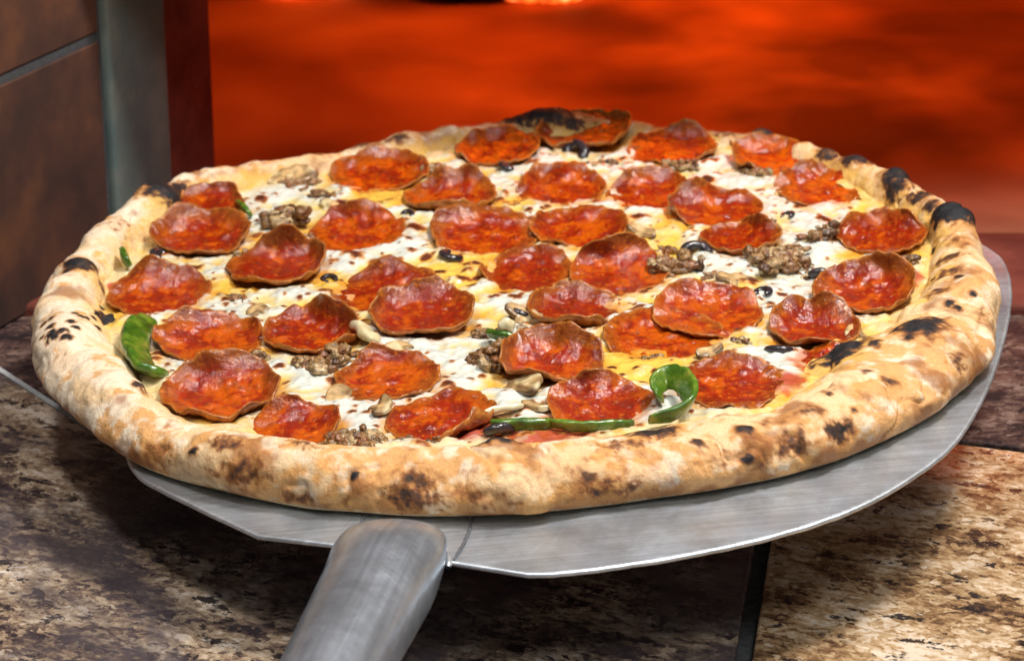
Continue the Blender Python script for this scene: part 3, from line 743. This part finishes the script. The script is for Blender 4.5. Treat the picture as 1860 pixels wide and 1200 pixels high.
col = mixc(col, orange, sstep(0.011, -0.004, pd + 0.006 * c2 + 0.003 * c1) * 0.8)
rim = sstep(-0.014, -0.001, inside + 0.006 * c2)
col = mixc(col, yellow, rim * 0.55)
# tomato showing where the cheese is thin
for (x, y, r) in ((770, 262, 40), (1510, 650, 70), (1000, 788, 90), (860, 780, 50), (330, 735, 40), (1655, 505, 30), (1420, 695, 45), (210, 520, 20), (745, 268, 30)):
    p = on_blade(x, y, 0.011); s = px_len(x, y, r)
    col = mixc(col, red, sstep(1.2, 0.6, np.hypot((X - p[0]), (Y - p[1])) / s + 0.5 * c2) * 0.9)
# browned blisters
SP = [(850, 490, 14), (838, 505, 12), (862, 478, 9), (870, 500, 8), (640, 463, 20), (748, 458, 9), (775, 465, 10), (830, 470, 9), (755, 415, 14), (865, 325, 10), (838, 308, 9), (1095, 295, 12), (1132, 285, 9), (855, 515, 10), (800, 490, 9),
      (300, 460, 14), (410, 545, 11), (360, 568, 10), (405, 568, 10), (345, 575, 9), (440, 362, 12), (475, 362, 10), (1360, 505, 16), (1290, 292, 12), (1285, 322, 10), (1380, 345, 9), (1450, 370, 9), (1495, 395, 10), (515, 555, 8),
      (900, 538, 10), (935, 536, 9), (915, 525, 9), (870, 590, 9), (955, 600, 8), (1110, 665, 8), (1155, 665, 8), (1190, 670, 8), (1130, 680, 7), (1170, 690, 7), (620, 365, 12), (690, 365, 8), (705, 360, 9), (590, 355, 9), (520, 690, 9),
      (640, 745, 10), (665, 748, 9), (875, 680, 10), (815, 700, 12), (1170, 528, 9), (1400, 560, 9), (1420, 535, 8), (1440, 545, 7), (1475, 568, 10), (1345, 500, 9), (1160, 392, 14), (935, 370, 9), (960, 382, 8)]
spots = []
for (x, y, r) in SP:
    p = on_blade(x, y, 0.012); spots.append((p[0], p[1], px_len(x, y, r) * random.uniform(0.8, 1.05), random.uniform(0.9, 1.5), random.uniform(-.6, .6), random.uniform(0.8, 1.1)))
rg = np.random.RandomState(5)
while len(spots) < 780:
    a = rg.uniform(-math.pi, math.pi); r = math.sqrt(rg.uniform(0, 1)) * 0.2
    x, y = CX + r * math.cos(a), CY + r * math.sin(a)
    i = int(round((x - gx[0]) / (gx[1] - gx[0]))) * NG + int(round((y - gy[0]) / (gy[1] - gy[0])))
    if inside[i] > -0.006 or pd[i] < 0.0005 or c1[i] + 0.6 * c2[i] < rg.uniform(-0.6, 0.5): continue
    big = rg.uniform() < 0.14
    spots.append((x, y, rg.uniform(0.0018, 0.003) if big else rg.uniform(0.0005, 0.0016), rg.uniform(0.8, 1.7), rg.uniform(-.8, .8), rg.uniform(0.5, 1.0)))
br = np.zeros(len(X)); bump = np.zeros(len(X))
for (x, y, r, el, an, st) in spots:
    k = (np.abs(X - x) < r * 4) & (np.abs(Y - y) < r * 4)
    dx, dy = X[k] - x, Y[k] - y
    u_, v_ = dx * math.cos(an) + dy * math.sin(an), -dx * math.sin(an) + dy * math.cos(an)
    e = np.hypot(u_ / (r * el), v_ / (r / math.sqrt(el) * 1.25)) + 0.45 * c2[k] + 0.3 * c3[k]
    br[k] = np.maximum(br[k], st * (1 - sstep(0.35, 1.35, e)))
    bump[k] = np.maximum(bump[k], r * 0.32 * np.exp(-e ** 2))
zc += bump
col = mixc(col, (0.66, 0.30, 0.06), sstep(0.04, 0.25, br) * 0.85)
col = mixc(col, (0.24, 0.055, 0.014), sstep(0.25, 0.5, br) * 0.95)
col = mixc(col, (0.07, 0.014, 0.008), sstep(0.55, 0.95, br) * 0.9)
keep = inside < 0.005
idx = -np.ones(len(X), int); idx[keep] = np.arange(keep.sum())
F = grid_faces(NG, NG); F = idx[F]; F = F[(F >= 0).all(1)]
CH = zc.reshape(NG, NG)
cheese = mesh_obj("cheese", np.c_[X, Y, zc][keep], F, M['cheese'], pizza, col=col[keep])
def cheese_z(x, y):
    i = int(np.clip(round((x - gx[0]) / (gx[1] - gx[0])), 0, NG - 1)); j = int(np.clip(round((y - gy[0]) / (gy[1] - gy[0])), 0, NG - 1))
    return float(CH[i, j])

# ------------------------------------------------------------------ pepperoni slices
def pepperoni(i, x, y, R, lift, cb, cf, cl, cr, rg):
    nr, na = 30, 110
    sr = np.linspace(0, 1, nr) ** 0.9; a = np.linspace(0, 2 * math.pi, na, endpoint=False)
    S, Aa = np.meshgrid(sr, a, indexing='ij')
    off = rg.uniform(0, 60)
    ringp = np.c_[np.cos(a), np.sin(a), np.zeros(na)]
    Rw = 1 + 0.10 * fbm(ringp, 0.8, 3, 0.5, off + 9)
    turn = R_(rg.normal(0, 26))
    u0, v0 = S * Rw[None] * np.cos(Aa), S * Rw[None] * np.sin(Aa)
    u = u0 * math.cos(turn) + v0 * math.sin(turn); v = -u0 * math.sin(turn) + v0 * math.cos(turn)
    q = np.stack([u, v, 0 * u], -1).reshape(-1, 3) + off
    wa = (1 + 0.8 * fbm(q, 0.9, 2, 0.5)).reshape(nr, na); wb = (1 + 0.8 * fbm(q, 0.8, 2, 0.5, 7.0)).reshape(nr, na)
    def bend(w, pos, neg, start, amp):
        """roll a coordinate up past `start`, by pos / neg degrees at the two ends"""
        x = np.abs(w); A_ = np.radians(np.where(w > 0, pos, neg)) * amp
        k = 12; r_ = np.zeros_like(w); z_ = np.zeros_like(w)
        for m in range(k):
            xm = x * (m + 0.5) / k
            g = A_ * np.clip((xm - start) / (1.02 - start), 0, 1.1) ** 0.9
            r_ += np.cos(g) * x / k; z_ += np.sin(g) * x / k
        return np.sign(w) * r_, z_
    sv, su = rg.uniform(0.0, 0.35), rg.uniform(0.2, 0.5); cb *= rg.uniform(0.50, 0.92); cf *= rg.uniform(0.2, 0.65); cl *= 0.85; cr *= 0.85
    vv, zv = bend(v, cb * 1.15, cf, sv, wa); uu, zu = bend(u, cr, cl, su, wb)
    cup = 0.10 * np.clip(S - 0.55, 0, 1) ** 1.3 * 2.2; fold = 0.11 * fbm(q, 0.75, 2, 0.5, 19.0).reshape(nr, na) * S
    hz = (zv + zu * 0.8 + cup * (cf > 12) + fold) * R
    X_ = uu * math.cos(turn) - vv * math.sin(turn); Y_ = uu * math.sin(turn) + vv * math.cos(turn)
    T = np.stack([X_ * R, Y_ * R, hz], -1)
    fl = np.stack([u0 * R, v0 * R, 0 * S], -1).reshape(-1, 3) + np.array([off, 0, 0])
    b1 = fbm(fl, 0.010, 3, 0.5).reshape(nr, na); b2 = fbm(fl, 0.0045, 2, 0.5, 3.0).reshape(nr, na)
    T[..., 2] += b1 * 0.0014 + b2 * 0.0007
    T[..., 1] += b2 * 0.0004
    T[..., 2] = np.where(T[..., 2] < 0, T[..., 2] * 0.2, T[..., 2])
    # slices keep the width measured in the photograph
    T[..., :2] *= R / (0.5 * (T[..., 0].max() - T[..., 0].min()))
    T[..., 0] -= 0.5 * (T[..., 0].max() + T[..., 0].min())
    # normals
    da = np.roll(T, -1, 1) - np.roll(T, 1, 1); dr = np.gradient(T, axis=0)
    n = np.cross(dr, da); n /= np.linalg.norm(n, axis=-1, keepdims=True) + 1e-12
    n[0] = (0, 0, 1)
    thick = 0.0017 * (1 - 0.55 * sstep(0.93, 1.0, S))[..., None]
    Bt = T - n * thick
    V = np.r_[T.reshape(-1, 3), Bt.reshape(-1, 3)]
    jj = np.arange(na); j2 = (jj + 1) % na
    def quads(base, flip):
        out = []
        for k in range(nr - 1):
            q = np.c_[base + k * na + jj, base + (k + 1) * na + jj, base + (k + 1) * na + j2, base + k * na + j2]
            out.append(q[:, ::-1] if flip else q)
        return np.concatenate(out)
    nb = nr * na
    F = np.r_[quads(0, False), quads(nb, True), np.c_[(nr - 1) * na + jj, nb + (nr - 1) * na + jj, nb + (nr - 1) * na + j2, (nr - 1) * na + j2]]
    # colour: wet red middle, orange round it, browned rim; tan underside
    Sf = S.ravel(); q1 = fbm(fl, 0.012, 4, 0.6, 4.0); q2 = fbm(fl, 0.004, 3, 0.6, 6.0)
    hue, hue2 = rg.uniform(0, 1), rg.uniform(0, 1); c = np.tile(np.array([0.32, 0.018, 0.002]) * (0.8 + 0.3 * hue), (nb, 1))
    c = mixc(c, (0.50, 0.078, 0.002), sstep(-0.2, 0.4, q1 - 0.35 + 0.6 * hue + 0.3 * q2 + 0.25 * (Sf - 0.4)))
    hgt = sstep(0.10, 0.42, hz.ravel() / R)
    c = mixc(c, (0.23, 0.058, 0.009), np.clip(sstep(0.60, 0.95, Sf + 0.16 * q1) * (0.35 + 0.45 * hue2) + hgt * 0.55, 0, 0.95))
    c = mixc(c, (0.44, 0.16, 0.03), sstep(0.94, 1.0, Sf + 0.02 * q2) * 0.8)
    c = mixc(c, (0.16, 0.016, 0.006), sstep(0.2, 0.6, q1 * -1 + 0.3 * q2) * 0.6)
    cu = np.tile(np.array([0.46, 0.165, 0.03]), (nb, 1)); cu = mixc(cu, (0.26, 0.065, 0.012), sstep(-0.2, 0.4, q1))
    o = mesh_obj("pepperoni_slice", V, F, M['pep'], pizza, col=np.r_[c, cu])
    o.location = (x, y, cheese_z(x, y) + 0.0014 + lift * 0.0007)
    return o
rg = np.random.RandomState(21)
for i, (x, y, w, lf, cb, cf, cl, cr) in enumerate(PEP):
    p = pep_pos[i]
    fy = float(np.clip((y - 230) / 200, 0, 1)); o = pepperoni(i, p[0], p[1], p[2], lf + 2.5 * (1 - fy) ** 2, cb * (0.62 + 0.38 * fy), cf, cl, cr, rg)
    o.rotation_euler = (R_(rg.uniform(0, 6)), R_(rg.uniform(-4, 4)), 0)

# ------------------------------------------------------------------ sausage crumbles
def sausage(px, py, w, h, n, seed):
    rg = np.random.RandomState(seed)
    p = on_blade(px, py + h * 0.3, 0.012); W = px_len(px, py, w) / 2 * 1.15; H = px_len(px, py, h) * 0.85
    Vs, Fs, Cs, b = [], [], [], 0
    cen = [(rg.uniform(-.65, .65) * W, rg.uniform(-.4, .4) * W, rg.uniform(0.25, 0.62)) for _ in range(n)]
    for k in range(n * 15 + 8):
        r = min(W, H) * rg.uniform(0.13, 0.34)
        V, F = lump(r, seed + k * 1.7, (26, 18), 0.45, 1.1, (rg.uniform(.7, 1.5), rg.uniform(.7, 1.3), rg.uniform(.6, 1.0)))
        n_ = V / (np.linalg.norm(V, axis=1)[:, None] + 1e-9)
        V = V + n_ * (fbm(V + seed + k, 0.0022, 2, 0.5) * 0.0004)[:, None]
        cc = cen[rg.choice(len(cen))]; ox, oy = cc[0] + rg.normal(0, .27) * W, cc[1] + rg.normal(0, .22) * W
        V += np.array([ox, oy, H * max(0.05, cc[2] * rg.uniform(0.2, 1.1))])
        Vs.append(V); Fs.append(F + b); b += len(V)
        base_c = np.array([(0.22, 0.10, 0.032), (0.30, 0.165, 0.062), (0.10, 0.04, 0.013), (0.40, 0.27, 0.13), (0.24, 0.085, 0.025)][rg.choice(5, p=[.3, .3, .15, .15, .1])])
        Cs.append(np.tile(base_c, (len(V), 1)) * (1 + 0.5 * fbm(V + k, 0.002, 2))[:, None])
    o = mesh_obj("sausage_crumble", np.concatenate(Vs), np.concatenate(Fs), M['saus'], pizza, col=np.concatenate(Cs))
    o.location = (p[0], p[1], cheese_z(p[0], p[1]) - 0.0020)
for a in [(525, 385, 80, 70, 4, 1), (435, 528, 70, 30, 3, 2), (612, 645, 90, 55, 3, 3), (875, 640, 75, 60, 4, 4), (642, 786, 110, 48, 4, 5), (1228, 470, 70, 60, 3, 6), (1420, 462, 100, 55, 4, 7), (1488, 424, 58, 50, 3, 8),
          (800, 294, 70, 32, 3, 9), (1368, 300, 60, 40, 3, 10), (1640, 465, 50, 34, 2, 11), (1245, 292, 60, 26, 2, 12), (440, 455, 70, 24, 3, 13), (1510, 560, 50, 30, 2, 14), (530, 322, 70, 32, 3, 15), (1310, 490, 60, 24, 3, 16),
          (565, 655, 40, 28, 2, 17), (900, 600, 60, 34, 3, 18), (960, 590, 50, 26, 2, 19), (1395, 400, 40, 70, 3, 20), (820, 790, 60, 20, 2, 21), (1560, 600, 60, 26, 2, 22), (560, 430, 40, 26, 2, 23), (740, 640, 50, 28, 2, 24), (1095, 290, 46, 22, 2, 25), (1180, 640, 40, 20, 2, 26), (1340, 610, 40, 22, 2, 27), (470, 640, 44, 26, 2, 28), (720, 790, 60, 22, 2, 29), (590, 350, 50, 24, 2, 30), (1460, 480, 60, 30, 3, 31), (860, 360, 40, 20, 2, 32), (940, 620, 46, 30, 2, 33), (1210, 440, 44, 30, 2, 34), (690, 380, 36, 18, 2, 35), (1000, 600, 40, 22, 2, 36)]:
    sausage(*a)

# ------------------------------------------------------------------ olives, mushrooms, onion, peppers
def ribbon(name, pts, width, thick, mat, lean=0.0, taper=True, nseg=48, seed=1):
    """a curved strip standing on edge: pts are places, width is its height off the cheese"""
    pts = np.array(pts, float); t = np.linspace(0, len(pts) - 1, nseg)
    C = catmull(pts, nseg); V = []
    for i in range(nseg):
        d = C[min(i + 1, nseg - 1)] - C[max(i - 1, 0)]; d /= np.linalg.norm(d)
        side = np.cross(d, [0, 0, 1.0]); side /= np.linalg.norm(side)
        up = np.array([0, 0, 1.0]) * math.cos(lean) + side * math.sin(lean); s2 = np.cross(up, d)
        e = (math.sin(math.pi * (i + 0.6) / (nseg + 0.2)) ** 0.22) if taper else 1
        for k in range(16):
            a = 2 * math.pi * k / 16; ca, sa = math.cos(a), math.sin(a)
            x = abs(ca) ** 0.6 * math.copysign(1, ca) * thick / 2 * e; z = abs(sa) ** 0.6 * math.copysign(1, sa) * width / 2 * e
            V.append(C[i] + s2 * x + up * z)
    V = np.array(V); V += (fbm(V, 0.008, 2, 0.5, seed) * 0.0007)[:, None]
    F = grid_faces(nseg, 16); F = np.r_[F, np.array([[i * 16 + 15, (i + 1) * 16 + 15, (i + 1) * 16, i * 16] for i in range(nseg - 1)])]
    b = len(V); V = np.r_[V, C[:1], C[-1:]]
    me = [tuple(map(int, f)) for f in F] + [(k, (k + 1) % 16, b) for k in range(16)] + [((nseg - 1) * 16 + (k + 1) % 16, (nseg - 1) * 16 + k, b + 1) for k in range(16)]
    return mesh_obj(name, V, me, mat, pizza)
def B3(px, py, h): return on_blade(px, py, h)
ribbon("pepper_strip", [B3(272, 580, .014), B3(250, 600, .0165), B3(246, 635, .017), B3(262, 668, .0165), B3(300, 682, .014)], 0.0150, 0.0058, M['pepper'], 0.85, seed=2)
ribbon("pepper_strip", [B3(890, 772, .014), B3(940, 775, .0135), B3(1000, 772, .013)], 0.007, 0.0035, M['pepper'], 0.3, seed=4)
ribbon("pepper_strip", [B3(990, 766, .014), B3(1050, 776, .0135), B3(1110, 774, .012), B3(1150, 772, .011)], 0.006, 0.003, M['pepper'], 0.3, seed=5)
ribbon("pepper_strip", [B3(1180, 762, .017), B3(1225, 752, .018), B3(1255, 728, .021), B3(1243, 696, .022), B3(1215, 686, .021), B3(1192, 702, .019), B3(1200, 724, .017)], 0.0110, 0.0032, M['pepper'], 0.5, seed=6)
ribbon("pepper_strip", [B3(885, 606, .016), B3(910, 612, .017), B3(938, 618, .016)], 0.007, 0.004, M['pepper'], 0.6, seed=7)
ribbon("pepper_strip", [B3(432, 368, .015), B3(442, 380, .016), B3(456, 390, .015)], 0.006, 0.003, M['pepper'], 0.4, seed=8)
ribbon("pepper_strip", [B3(222, 455, .018), B3(228, 470, .017), B3(232, 480, .016)], 0.007, 0.004, M['pepper'], 0.4, seed=9)
ribbon("onion_piece", [B3(645, 590, .015), B3(662, 602, .016), B3(680, 622, .015)], 0.009, 0.005, M['onion'], 1.0, seed=10)
ribbon("onion_piece", [B3(860, 760, .014), B3(900, 745, .0145), B3(950, 738, .014)], 0.006, 0.003, M['onion'], 1.0, seed=11)
ribbon("onion_piece", [B3(905, 596, .015), B3(920, 590, .016), B3(935, 594, .015)], 0.007, 0.005, M['onion'], 0.9, seed=12)
def mushroom(px, py, w, turn, tilt, seed):
    rg = np.random.RandomState(seed); p = B3(px, py, .0125); R = px_len(px, py, w) / 2
    na = 72; a = np.linspace(-math.pi, math.pi, na, endpoint=False)
    kd = np.radians([-180, -168, -150, -128, -112, -101, -90, -79, -68, -52, -30, -12, 0, 30, 60, 90, 120, 150, 180])
    kr = [1.0, .98, .62, .40, .62, .86, .84, .86, .62, .40, .62, .98, 1.0, .98, .92, .88, .92, .98, 1.0]
    ro = np.interp(a, kd, kr) * (1 + 0.07 * fbm(np.c_[np.cos(a), np.sin(a), 0 * a + seed], 0.6, 2)) * R
    rs = [1.0, 1.0, 0.97, 0.88, 0.7, 0.5, 0.3, 0.1, 0.0]; zs = [-1.0, 0.3, 0.75, 1.0, 1.0, 1.0, 1.0, 1.0, 1.0]
    V, C = [], []
    for r_, z_ in zip(rs, zs):
        x, y = ro * r_ * np.cos(a), ro * r_ * np.sin(a)
        V.append(np.c_[x, y, np.full(na, z_ * 0.0011)])
        gill = np.exp(-((y / R + 0.12) / 0.16) ** 2) * (np.abs(x / R) > 0.16)
        edge = sstep(0.8, 1.0, np.array(r_)) * np.ones(na)
        c = np.tile(np.array([0.50, 0.32, 0.14]), (na, 1)); c = mixc(c, (0.13, 0.06, 0.02), np.clip(gill * 0.85 + edge * 0.6, 0, 1)); C.append(c)
    V = np.concatenate(V); C = np.concatenate(C)
    V[:, 1] *= 0.8; V[:, 2] += (V[:, 0] / R) ** 2 * R * rg.uniform(-.3, .35) + (V[:, 1] / R) * (V[:, 0] / R) * R * rg.uniform(-.3, .3) + fbm(V + seed, 0.006, 2) * 0.0009
    C *= (1 + 0.6 * fbm(V + seed, 0.005, 3))[:, None]; C = mixc(C, (0.72, 0.60, 0.34), sstep(0.15, 0.5, fbm(V + seed * 2.0, 0.009, 2)) * 0.8)
    F = grid_faces(len(rs), na); F = np.r_[F, np.array([[i * na + na - 1, (i + 1) * na + na - 1, (i + 1) * na, i * na] for i in range(len(rs) - 1)])]
    o = mesh_obj("mushroom_slice", V, F[:, ::-1], M['mush'], pizza, col=C)
    o.location = (p[0], p[1], cheese_z(p[0], p[1]) + 0.0003); o.rotation_euler = (tilt * 0.75, rg.uniform(-.25, .25), turn)
for a in [(940, 700, 120, -1.0, .45, 1), (1045, 268, 84, .3, .5, 2), (532, 330, 100, .6, .5, 3), (950, 578, 74, -.4, .3, 4), (622, 718, 90, 1.3, .3, 5), (1330, 505, 66, .2, .3, 6), (470, 560, 56, .9, .3, 7), (1165, 425, 60, -.6, .3, 8),
          (1425, 350, 54, .8, .35, 9), (690, 742, 66, -1.8, .3, 10), (725, 630, 60, .2, .3, 11), (1556, 600, 60, 1.2, .4, 12), (600, 372, 54, -.8, .3, 13), (975, 735, 70, 2.2, .3, 14), (1290, 642, 54, .4, .3, 15)]:
    mushroom(*a)
def olive(px, py, w, tilt, seed):
    rg = np.random.RandomState(seed); p = B3(px, py, .013); R = px_len(px, py, w) / 2
    t = np.linspace(0, rg.uniform(3.2, 5.2), 40); k = np.linspace(0, 2 * math.pi, 14, endpoint=False)
    T, K = np.meshgrid(t, k, indexing='ij'); r = R * 0.34
    x = (R * 0.7 + r * np.cos(K)) * np.cos(T); y = (R * 0.7 + r * np.cos(K)) * np.sin(T) * 0.85; z = r * 0.8 * np.sin(K)
    V = np.stack([x, y, z], -1).reshape(-1, 3); F = grid_faces(40, 14)
    F = [tuple(map(int, f)) for f in np.r_[F, np.array([[i * 14 + 13, (i + 1) * 14 + 13, (i + 1) * 14, i * 14] for i in range(39)])]] + [tuple(range(14)), tuple(range(39 * 14 + 13, 39 * 14 - 1, -1))]
    o = mesh_obj("olive_slice", V, F, M['olive'], pizza)
    o.location = (p[0], p[1], cheese_z(p[0], p[1]) + r * 0.15); o.rotation_euler = (tilt, rg.uniform(-.3, .3), rg.uniform(0, 6))
for a in [(1265, 455, 60, .5, 1), (1492, 497, 52, .9, 2), (820, 462, 56, .3, 3), (597, 497, 34, .3, 4), (292, 462, 50, .5, 5), (1385, 530, 44, .2, 6), (1415, 628, 56, .5, 7), (1045, 275, 60, .7, 8), (535, 315, 36, .8, 9),
          (905, 778, 70, .7, 10), (945, 570, 50, .6, 11), (925, 300, 50, .3, 12), (1430, 385, 34, .4, 13), (740, 388, 30, .3, 14)]:
    olive(*a)
